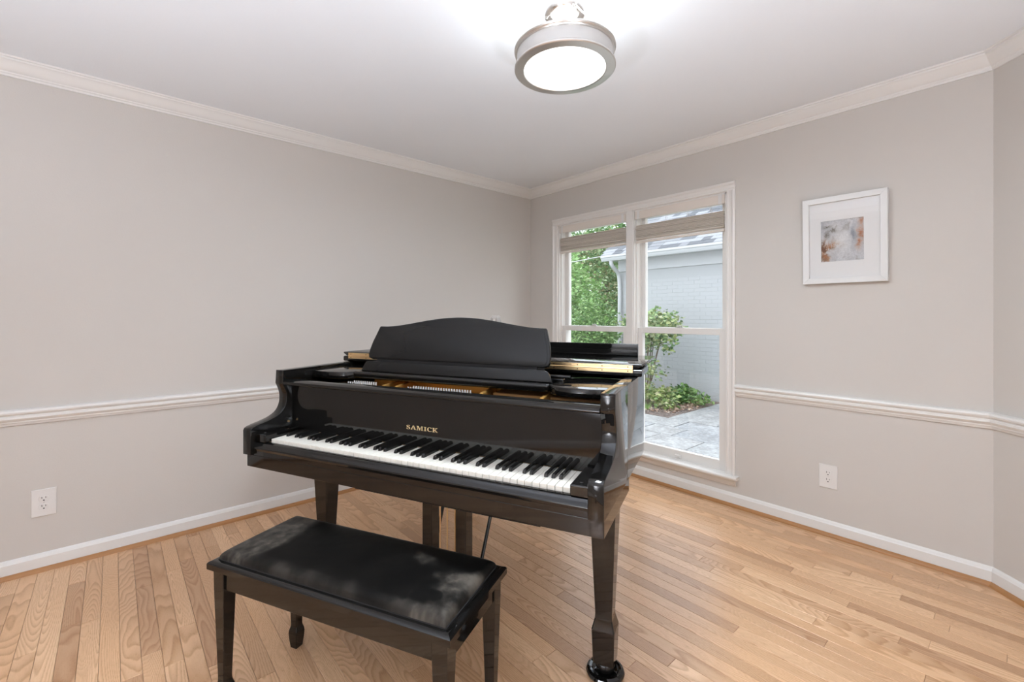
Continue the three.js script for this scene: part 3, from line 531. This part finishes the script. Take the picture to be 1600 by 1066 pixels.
// ------------------------------------------------------------------ piano bench
{
  const t = thing('piano_bench', 'black lacquered piano bench with a worn black leather cushion', 'bench', [1.760, 0, 2.4315], 25.93 * Math.PI / 180);
  const L = 0.436, W = 0.170, B = M.black_lacquer;
  // rim of the seat: bevelled moulding
  const lip = [[-0.045, 0.433], [0, 0.433], [0, 0.450], [-0.004, 0.4545], [-0.012, 0.4575], [-0.026, 0.4585], [-0.045, 0.4585]];
  const pts = [[-L, -W], [L, -W], [L, W], [-L, W]], pos = [];
  for (let i = 0; i < 4; i++) {
    const p = pts[i], q = pts[(i + 1) % 4], off = (o, d) => [o[0] + Math.sign(o[0]) * d, o[1] + Math.sign(o[1]) * d];
    for (let k = 0; k < lip.length; k++) { const [d0, h0] = lip[k], [d1, h1] = lip[(k + 1) % lip.length], a = off(p, d0), b = off(q, d0), c = off(q, d1), e = off(p, d1); pos.push(a[0], h0, a[1], c[0], h1, c[1], b[0], h0, b[1], a[0], h0, a[1], e[0], h1, e[1], c[0], h1, c[1]); }
  }
  const lg = new THREE.BufferGeometry(); lg.setAttribute('position', new THREE.BufferAttribute(new Float32Array(pos), 3)); lg.computeVertexNormals();
  mesh('seat_frame', merge([metricUV(toCreasedNormals(lg, 0.5)), box(-L + 0.02, L - 0.02, 0.434, 0.455, -W + 0.02, W - 0.02)]), B, t);
  // leather cushion: crowned, with soft corners
  {
    const nx = 64, nz = 28, hx = L - 0.024, hz = W - 0.020, g = new THREE.PlaneGeometry(2 * hx, 2 * hz, nx, nz); g.rotateX(-Math.PI / 2);
    const p = g.attributes.position;
    for (let i = 0; i < p.count; i++) {
      let x = p.getX(i), z = p.getZ(i);
      const ex = Math.sign(x) * hx * (1 - Math.pow(Math.max(0, 1 - Math.abs(x) / hx), 1.7)), ez = Math.sign(z) * hz * (1 - Math.pow(Math.max(0, 1 - Math.abs(z) / hz), 1.5)); // denser towards the edges
      x = ex; z = ez;
      const dx = hx - Math.abs(x), dz = hz - Math.abs(z), d = Math.min(dx, dz);
      const roll = (q, r) => q >= r ? 1 : Math.sqrt(Math.max(0, 1 - (1 - q / r) ** 2));
      const edge = Math.min(roll(dx, 0.026), roll(dz, 0.026)) * (1 - 0.10 * Math.exp(-(dx * dx + dz * dz) / 0.0006));
      const crown_ = 0.010 * (1 - (x / hx) ** 4) * (1 - (z / hz) ** 2);
      const wr = 0.0007 * fbm(x * 14, z * 14, 2.7, 3) * roll(d, 0.05);
      p.setXYZ(i, x * (1 - 0.004 * (1 - edge)), 0.459 + 0.026 * edge + crown_ * roll(d, 0.08) + wr, z * (1 - 0.006 * (1 - edge)));
    }
    for (let i = 0; i < p.count; i++) g.attributes.uv.setXY(i, 0.5 + p.getX(i) / (2 * hx), 0.5 - p.getZ(i) / (2 * hz));
    g.computeVertexNormals();
    const skirt = rbox(-hx, hx, 0.4555, 0.4615, -hz, hz, 0.003);
    const rub = (u, v) => { // worn, chalky film where the leather has been rubbed: left end, front edge, right front corner; prints left clean
      const x = (u - 0.5) * 2 * hx, z = (0.5 - v) * 2 * hz, n = fbm(x * 9, z * 9, 1.1, 5), n2 = fbm(x * 40, z * 40, 3.3, 4), st = k => Math.max(0, Math.min(1, k));
      let m = st((-x - 0.262 + n * 0.05 + 0.03 * Math.cos(z * 14)) / 0.03) * 0.85 * (0.7 + n2);
      m = Math.max(m, st((x - 0.215 + z * -0.35 + n * 0.28 - 0.06) / 0.12) * st((z + 0.10 + n * 0.2) / 0.10) * (0.62 + n * 0.9 + n2 * 0.5));
      m = Math.max(m, st((z - 0.115 + n * 0.04) / 0.03) * (0.32 + n * 0.6));
      for (const [cx, cz, r] of [[0.345, 0.085, 0.022], [0.262, 0.118, 0.016], [0.300, 0.112, 0.013]]) m *= 1 - 0.85 * st((r - Math.hypot(x - cx, z - cz) + n2 * 0.012) / 0.006);
      return [st(m), n, n2];
    };
    const leatherCol = tex(1024, 512, (u, v) => { const [m, n, n2] = rub(u, v); const s = 0.06 + 0.02 * n + 0.27 * m + 0.02 * n2; return [s * 1.05, s * 0.98, s * 0.89]; });
    const leatherRough = tex(512, 256, (u, v) => { const [m, n, n2] = rub(u, v); const r = 0.40 + 0.10 * m + 0.12 * n + 0.08 * n2; return [r, r, r]; }, false);
    const grain = tex(512, 512, (u, v) => { const n = 0.5 + 0.5 * fbm(u * 60, v * 60, 8.8, 2); return [n, n, n]; }, false); grain.repeat.set(6, 2.5); grain.needsUpdate = true;
    mesh('cushion', g, mat('worn_leather', { map: leatherCol, roughnessMap: leatherRough, roughness: 1, specularIntensity: 0.22, bumpMap: grain, bumpScale: 0.00025 }), t);
    mesh('cushion_welt', skirt, M.felt_black, t);
  }
  const ap = (x0, x1, z0, z1) => rbox(x0, x1, 0.372, 0.434, z0, z1, 0.002);
  mesh('apron', ap(-L + 0.06, L - 0.06, W - 0.034, W - 0.018), B, t); mesh('apron', ap(-L + 0.06, L - 0.06, -W + 0.018, -W + 0.034), B, t);
  mesh('apron', ap(-L + 0.020, -L + 0.036, -W + 0.055, W - 0.055), B, t); mesh('apron', ap(L - 0.036, L - 0.020, -W + 0.055, W - 0.055), B, t);
  const g = post([[0.0, 0.0150, 0.0150], [0.030, 0.0185, 0.0185], [0.052, 0.0200, 0.0200], [0.062, 0.0190, 0.0190], [0.078, 0.0145, 0.0145], [0.086, 0.0142, 0.0142], [0.370, 0.0220, 0.0220], [0.4345, 0.0228, 0.0228]], 0.002);
  for (const sx of [-1, 1]) for (const sz of [-1, 1]) { const l = mesh('leg', g, B, t); l.position.set(sx * (L - 0.0375), 0, sz * (W - 0.0335)); }
}

// ------------------------------------------------------------------ outside
const GY = -0.2;
mat('ground_soil', { color: lin(0.10, 0.075, 0.055), roughness: 0.95 });
const speck = tex(512, 512, (u, v) => { const a = fbm(u * 30, v * 30, 4.4, 4), b = fbm(u * 6, v * 6, 1.4, 3), k = 0.78 + 0.22 * a + 0.16 * b; return [k, k * 1.0, k * 1.0]; });
const pavers = [[0.52, 0.525, 0.53], [0.57, 0.575, 0.57], [0.48, 0.485, 0.49], [0.55, 0.545, 0.535]].map((c, i) => mat('paver_stone_' + i, { map: speck, color: lin(...c), roughness: 0.75 }));
mat('painted_brick', { color: lin(0.42, 0.425, 0.43), roughness: 0.7, bumpMap: peelRep, bumpScale: 0.001 });  // white brick and trim darkened in colour to offset the brighter sky
mat('painted_mortar', { color: lin(0.41, 0.415, 0.42), roughness: 0.85 });
mat('gutter_white', { color: lin(0.46, 0.465, 0.47), roughness: 0.35 });
mat('shingle_a', { color: lin(0.20, 0.205, 0.215), roughness: 0.95 }); mat('shingle_b', { color: lin(0.27, 0.275, 0.29), roughness: 0.95 }); mat('shingle_c', { color: lin(0.11, 0.115, 0.125), roughness: 0.95 });
mat('bark', { color: lin(0.16, 0.12, 0.09), roughness: 0.9 });
mat('mulch', { color: lin(0.19, 0.15, 0.13), roughness: 1 });
const leafMat = mat('leaf', { color: lin(1, 1, 1), vertexColors: true, roughness: 0.55, transmission: 0.3, thickness: 0 });

structMesh('ground', box(-40, 25, GY - 0.4, GY - 0.06, -45, -WT - 0.001), mat('lawn', { color: lin(0.10, 0.16, 0.05), roughness: 1 }), 'lawn and soil outside the window', 'ground');
{
  const patio = structure('patio', 'pale grey stone slab patio outside the window', 'patio');
  mesh('bedding', merge([box(-4, 4.6, GY - 0.06, GY - 0.012, -2.85, -WT - 0.002), box(-0.17, 4.6, GY - 0.06, GY - 0.012, -4.50, -2.85)]), mat('joint_sand', { color: lin(0.20, 0.205, 0.21), roughness: 1 }), patio);
  const rows = []; let z = -0.18; while (z > -4.49) { const d = rr(0.34, 0.52); rows.push([z, Math.max(-4.495, z - d)]); z -= d; }
  let n = 0;
  for (const [z1, z0] of rows) {
    if (z1 - z0 < 0.08) continue;
    let x = (z0 < -2.87 ? -0.165 : -3.2); const end = 4.4; if (z0 >= -2.87) x -= rr(0, 0.5);
    while (x < end) {
      const l = rr(0.42, 0.82), x1 = Math.min(end + 0.3, x + l), g = 0.006;
      const two = z1 - z0 > 0.45 && rnd() < 0.35 ? [[z0, (z0 + z1) / 2], [(z0 + z1) / 2, z1]] : [[z0, z1]];
      for (const [a, b] of two) mesh(n++ ? 'paver_' + String(n - 1).padStart(3, '0') : 'paver', rbox(x + g, x1 - g, GY - 0.02, GY + rr(-0.003, 0.003), a + g, b - g, 0.006, 1), pavers[Math.floor(rnd() * 4)], patio);
      x = x1;
    }
  }
  console.log('pavers', n);
}
// flower bed
{
  const bed = structure('flower_bed', 'mulched flower bed against the white brick wall', 'flower bed');
  mesh('soil', merge([box(-4.2, -0.18, GY - 0.06, GY - 0.005, -4.52, -2.86)]), M.mulch, bed);
  const bits = []; const chip = new THREE.BoxGeometry(1, 1, 1);
  for (let i = 0; i < 2600; i++) { const g = chip.clone(), s = rr(0.010, 0.030); g.scale(s, 0.006, s * rr(0.3, 0.6)); g.rotateY(rr(0, 6.3)); g.rotateX(rr(-0.5, 0.5)); g.translate(rr(-1.8, -0.20), GY + rr(-0.004, 0.012), rr(-4.45, -2.88)); bits.push(g); }
  const o = mesh('mulch_chips', merge(bits), mat('mulch_chip', { color: lin(0.24, 0.20, 0.18), roughness: 1 }), bed); o.userData.kind = 'stuff';
}
// wing of the house: painted brick wall, frieze, soffit, gutter, shingled roof
const WZ = -4.506, WX0 = -2.16;
{
  const t = thing('house_wing', 'white painted brick wing of the house with gutter and grey shingle roof', 'building', [WX0, GY, WZ]);
  const X = x => x - WX0, Y = y => y - GY, Z = z => z - WZ;
  mesh('wall', box(0, X(6.5), -0.1, Y(2.30), -0.25, -0.0025), M.painted_mortar, t);
  const bricks = [], L = 0.203, Hh = 0.0677;
  const bg = rbox(-L / 2 + 0.004, L / 2 - 0.004, 0.004, Hh - 0.004, -0.02, 0, 0.002, 1);
  let n = 0;
  for (let c = 0; c < 31; c++) for (let k = 0; k < 52; k++) {
    const x = WX0 + L / 2 + 0.003 + k * L + (c % 2 ? L / 2 : 0), y = GY + c * Hh; if (y + Hh > 2.11) continue;
    const near = x > -1.62 && x < 0.20;
    if (near && n < 300) { const b = mesh(n ? 'brick_' + String(n).padStart(3, '0') : 'brick', bg, M.painted_brick, t); b.position.set(X(x), Y(y), rr(-0.0015, 0.0015)); n++; }
    else if (x < 1.6) { const g = bg.clone(); g.translate(X(x), Y(y), 0); bricks.push(g); }
  }
  const o = mesh('bricks', merge(bricks), M.painted_brick, t); o.userData.kind = 'stuff';
  mesh('frieze_board', merge([rbox(-0.02, X(6.5), Y(2.085), Y(2.32), -0.02, 0.03, 0.003)]), M.gutter_white, t);
  mesh('soffit', box(-0.17, X(6.5), Y(2.30), Y(2.318), -0.3, 0.30), M.gutter_white, t);
  mesh('gutter', prism([[Z(WZ) + 0.28, Y(2.275)], [0.36, Y(2.275)], [0.375, Y(2.30)], [0.385, Y(2.33)], [0.40, Y(2.345)], [0.40, Y(2.382)], [0.28, Y(2.382)]], -0.17, X(6.5), 'zy', 0, 0.4), M.gutter_white, t);
  mesh('downspout', tube([[0.03, Y(2.28), 0.33], [0.03, Y(2.20), 0.31], [0.03, Y(2.05), 0.10], [0.03, Y(1.92), 0.06], [0.03, Y(1.0), 0.055], [0.03, 0.05, 0.055]], 0.038, 40, 10), M.gutter_white, t);
  // roof deck and shingle courses
  const slope = 0.58, deck = prism([[0.38, Y(2.385)], [-3.6, Y(2.385 + 3.98 * slope)], [-3.6, Y(2.34 + 3.98 * slope)], [0.38, Y(2.365)]], -0.16, X(6.5), 'zy'); mesh('roof', deck, M.shingle_c, t);
  const sh = [[], [], []];
  for (let r = 0; r < 20; r++) { const z0 = 0.40 - r * 0.125, y0 = 2.390 + r * 0.125 * slope; for (let x = -0.165 + (r % 3) * -0.05; x < X(2.4); x += 0) { const w = rr(0.12, 0.30), g = new THREE.BoxGeometry(w - 0.004, rr(0.006, 0.013), 0.155); g.rotateX(Math.atan(slope) * 0.94); g.translate(Math.max(-0.10, x + w / 2), Y(y0 + 0.032), z0 - 0.07); sh[Math.floor(rnd() * 3)].push(g); x += w; } }
  ['shingle_a', 'shingle_b', 'shingle_c'].forEach((m, i) => { const s = mesh('shingles', merge(sh[i]), M[m], t); s.userData.kind = 'stuff'; });
}
// foliage: leaves as folded diamonds with real size, scattered in clumps
function leaves(clumps, n, size, cols, droop = 0.3) {
  const pos = new Float32Array(n * 18), col = new Float32Array(n * 18), c = new THREE.Color(), q = new THREE.Quaternion(), e = new THREE.Euler(), v = V3(0, 0, 0);
  const tot = clumps.reduce((s, k) => s + k[3] * k[4] * (k[5] ?? k[3]), 0), pick = () => { let r = rnd() * tot; for (const k of clumps) { r -= k[3] * k[4] * (k[5] ?? k[3]); if (r <= 0) return k; } return clumps[0]; };
  for (let i = 0; i < n; i++) {
    const [cx, cy, cz, rx, ry, rz = rx] = pick(), th = rr(0, 6.283), u = rr(-1, 1), s = Math.sqrt(1 - u * u), rad = Math.pow(rnd(), 0.42), L = size * rr(0.6, 1.25), w = L * rr(0.30, 0.42);
    const bump = 1 + 0.28 * noise.noise(cx + Math.cos(th) * s * 3, u * 3 + cy, cz + Math.sin(th) * s * 3);
    const px = cx + rx * rad * bump * s * Math.cos(th), py = cy + ry * rad * bump * u, pz = cz + rz * rad * bump * s * Math.sin(th);
    e.set(rr(-1.1, 1.1) - droop, rr(0, 6.283), rr(-0.8, 0.8)); q.setFromEuler(e);
    const P = [[0, 0, 0], [w, 0.12 * L, L * 0.45], [0, -0.05 * L, L], [-w, 0.12 * L, L * 0.45]].map(p => { v.set(...p).applyQuaternion(q); return [px + v.x, py + v.y, pz + v.z]; });
    [0, 1, 2, 0, 2, 3].forEach((k, j) => pos.set(P[k], i * 18 + j * 3));
    const b = cols[Math.floor(rnd() * cols.length)], k = rr(0.75, 1.2); c.setRGB(b[0] * k, b[1] * k, b[2] * k); for (let j = 0; j < 6; j++) { col[i * 18 + j * 3] = c.r; col[i * 18 + j * 3 + 1] = c.g; col[i * 18 + j * 3 + 2] = c.b; }
  }
  const g = new THREE.BufferGeometry(); g.setAttribute('position', new THREE.BufferAttribute(pos, 3)); g.setAttribute('color', new THREE.BufferAttribute(col, 3)); g.computeVertexNormals(); return g;
}
function plant(name, label, category, at, clumps, n, size, cols, stems, group) {
  const t = thing(name, label, category, at, 0, group);
  const f = mesh('foliage', leaves(clumps, n, size, cols), leafMat, t); f.userData.kind = 'stuff';
  for (const s of stems) mesh('stem', tube(s.p, s.r, 16, 6), M.bark, t);
  return t;
}
const G1 = [[0.16, 0.30, 0.08], [0.22, 0.38, 0.11], [0.10, 0.22, 0.06], [0.30, 0.44, 0.16]], G2 = [[0.28, 0.46, 0.16], [0.36, 0.54, 0.22], [0.22, 0.38, 0.12], [0.44, 0.56, 0.28]], G3 = [[0.09, 0.20, 0.07], [0.13, 0.26, 0.09], [0.18, 0.32, 0.12]];
const GV = [[0.20, 0.32, 0.13], [0.30, 0.40, 0.17], [0.46, 0.50, 0.28], [0.14, 0.24, 0.10], [0.36, 0.40, 0.16]];
// shrub standing before the white wall, seen through the right sash
plant('flowering_shrub', 'leafy multi-stemmed shrub growing before the white brick wall', 'shrub', [-0.98, GY, -3.55],
  [[0.10, 1.28, 0.0, 0.50, 0.26], [0.34, 1.16, 0.05, 0.30, 0.24], [-0.16, 1.20, 0, 0.24, 0.28], [0.05, 0.98, 0.1, 0.26, 0.14], [0.20, 0.55, 0.15, 0.22, 0.16], [0.42, 0.92, 0.05, 0.12, 0.12]], 1750, 0.080, GV,
  Array.from({ length: 11 }, (_, i) => { const a = i * 0.57, b = rr(0.05, 0.32); return { p: [[rr(-0.10, 0.10), 0, rr(-0.08, 0.08)], [Math.cos(a) * 0.08, 0.35, Math.sin(a) * 0.08], [Math.cos(a) * 0.2 * b * 3, 0.75, Math.sin(a) * 0.15], [Math.cos(a) * b, rr(1.0, 1.3), Math.sin(a) * 0.25]], r: rr(0.006, 0.013) }; }));
plant('ground_cover', 'low dark green ground cover by the corner of the patio and white wall', 'plant', [-0.52, GY, -3.95], [[0, 0.10, 0, 0.40, 0.15, 0.30], [-0.1, 0.16, -0.1, 0.25, 0.12]], 900, 0.075, G1, []);
plant('yellow_green_plant', 'yellow-green leafy plant at the foot of the shrub', 'plant', [-0.60, GY, -3.42], [[0, 0.16, 0, 0.22, 0.16], [-0.16, 0.22, 0.1, 0.14, 0.2], [0.12, 0.07, 0.1, 0.2, 0.07]], 420, 0.075, [[0.38, 0.44, 0.16], [0.30, 0.40, 0.13], [0.48, 0.46, 0.26], [0.20, 0.32, 0.10]], []);
{ // grass tuft: narrow upright blades
  const t = thing('grass_tuft', 'bright green tuft of fine grass at the patio edge', 'grass', [-0.98, GY, -3.02]);
  const n = 900, pos = new Float32Array(n * 9), col = new Float32Array(n * 9);
  for (let i = 0; i < n; i++) { const x = rr(-0.45, 0.34), z = rr(-0.14, 0.20), h = rr(0.05, 0.13), a = rr(0, 6.3), w = 0.006, lx = rr(-0.05, 0.05), lz = rr(-0.05, 0.05); pos.set([x - Math.cos(a) * w, 0, z - Math.sin(a) * w, x + Math.cos(a) * w, 0, z + Math.sin(a) * w, x + lx, h, z + lz], i * 9); const b = G2[i % 4]; for (let j = 0; j < 3; j++) col.set([b[0] * 0.75, b[1] * 0.85, b[2] * 0.5], i * 9 + j * 3); }
  const g = new THREE.BufferGeometry(); g.setAttribute('position', new THREE.BufferAttribute(pos, 3)); g.setAttribute('color', new THREE.BufferAttribute(col, 3)); g.computeVertexNormals();
  const f = mesh('blades', g, leafMat, t); f.userData.kind = 'stuff';
}
{ const bed = scene.getObjectByName('flower_bed'), f = mesh('dry_leaves', leaves([[-0.33, GY + 0.02, -3.6, 0.13, 0.015, 0.6], [-0.60, GY + 0.02, -3.05, 0.2, 0.01, 0.15]], 260, 0.05, [[0.50, 0.36, 0.28], [0.42, 0.28, 0.20], [0.56, 0.46, 0.36]]), leafMat, bed); f.userData.kind = 'stuff'; }
// trees and hedge beyond the left sash
const trunk = (h, r) => [{ p: [[0, 0, 0], [0.04, h * 0.4, 0.02], [-0.03, h * 0.8, 0.04], [0.02, h, 0]], r }];
plant('evergreen_hedge', 'dense rounded evergreen bush beyond the left sash', 'bush', [-2.02, GY, -3.30], [[0, 0.70, 0, 0.62, 0.75], [0.10, 1.25, -0.05, 0.48, 0.50], [0.08, 1.62, -0.05, 0.26, 0.26], [-0.45, 0.45, 0.2, 0.45, 0.5]], 9500, 0.055, G1, trunk(1.2, 0.04));
plant('maple_tree', 'light green maple tree left of the evergreen bush', 'tree', [-4.05, GY, -4.75], [[0, 2.0, 0, 1.05, 0.75], [-0.5, 1.4, 0.4, 0.9, 0.9], [0.35, 1.5, -0.3, 0.7, 0.6], [-0.2, 2.7, 0, 0.8, 0.45], [-0.9, 0.8, 0.7, 0.8, 0.8], [0.2, 0.7, 0, 0.8, 0.7]], 9000, 0.105, G2, trunk(2.1, 0.06));
plant('dogwood_tree', 'taller tree with thin reddish-green crown behind the roof corner', 'tree', [-5.0, GY, -7.9], [[0, 2.4, 0, 1.3, 1.0], [0.9, 1.6, 0.3, 0.9, 0.9], [-0.6, 3.3, 0, 1.2, 0.9], [0.9, 2.9, 0, 0.9, 0.7]], 7500, 0.11, [[0.20, 0.32, 0.12], [0.30, 0.40, 0.18], [0.38, 0.34, 0.18], [0.14, 0.26, 0.11], [0.42, 0.50, 0.30]], trunk(2.4, 0.07));
plant('background_tree', 'dark green tree farthest back beyond the left sash', 'tree', [-10.2, GY, -12.2], [[0, 2.6, 0, 3.2, 2.4], [-1.6, 4.6, 1.6, 2.8, 2.0], [1.6, 4.8, -1.8, 2.8, 2.0], [2.2, 1.8, -2.0, 2.4, 1.7], [-2.4, 1.8, 2.2, 2.4, 1.8]], 15000, 0.22, G3.concat(G1), trunk(3.0, 0.12));
single('overhead_cable', tube([[-9, 2.9, -1.6], [-5.5, 2.30, -2.9], [-3.3, 2.28, -3.85], [-2.34, 2.40, -4.25]], 0.008, 40, 6), mat('cable_grey', { color: lin(0.5, 0.5, 0.5), roughness: 0.6 }), 'thin grey overhead cable sagging before the trees', 'cable');

renderer.render(scene, camera);
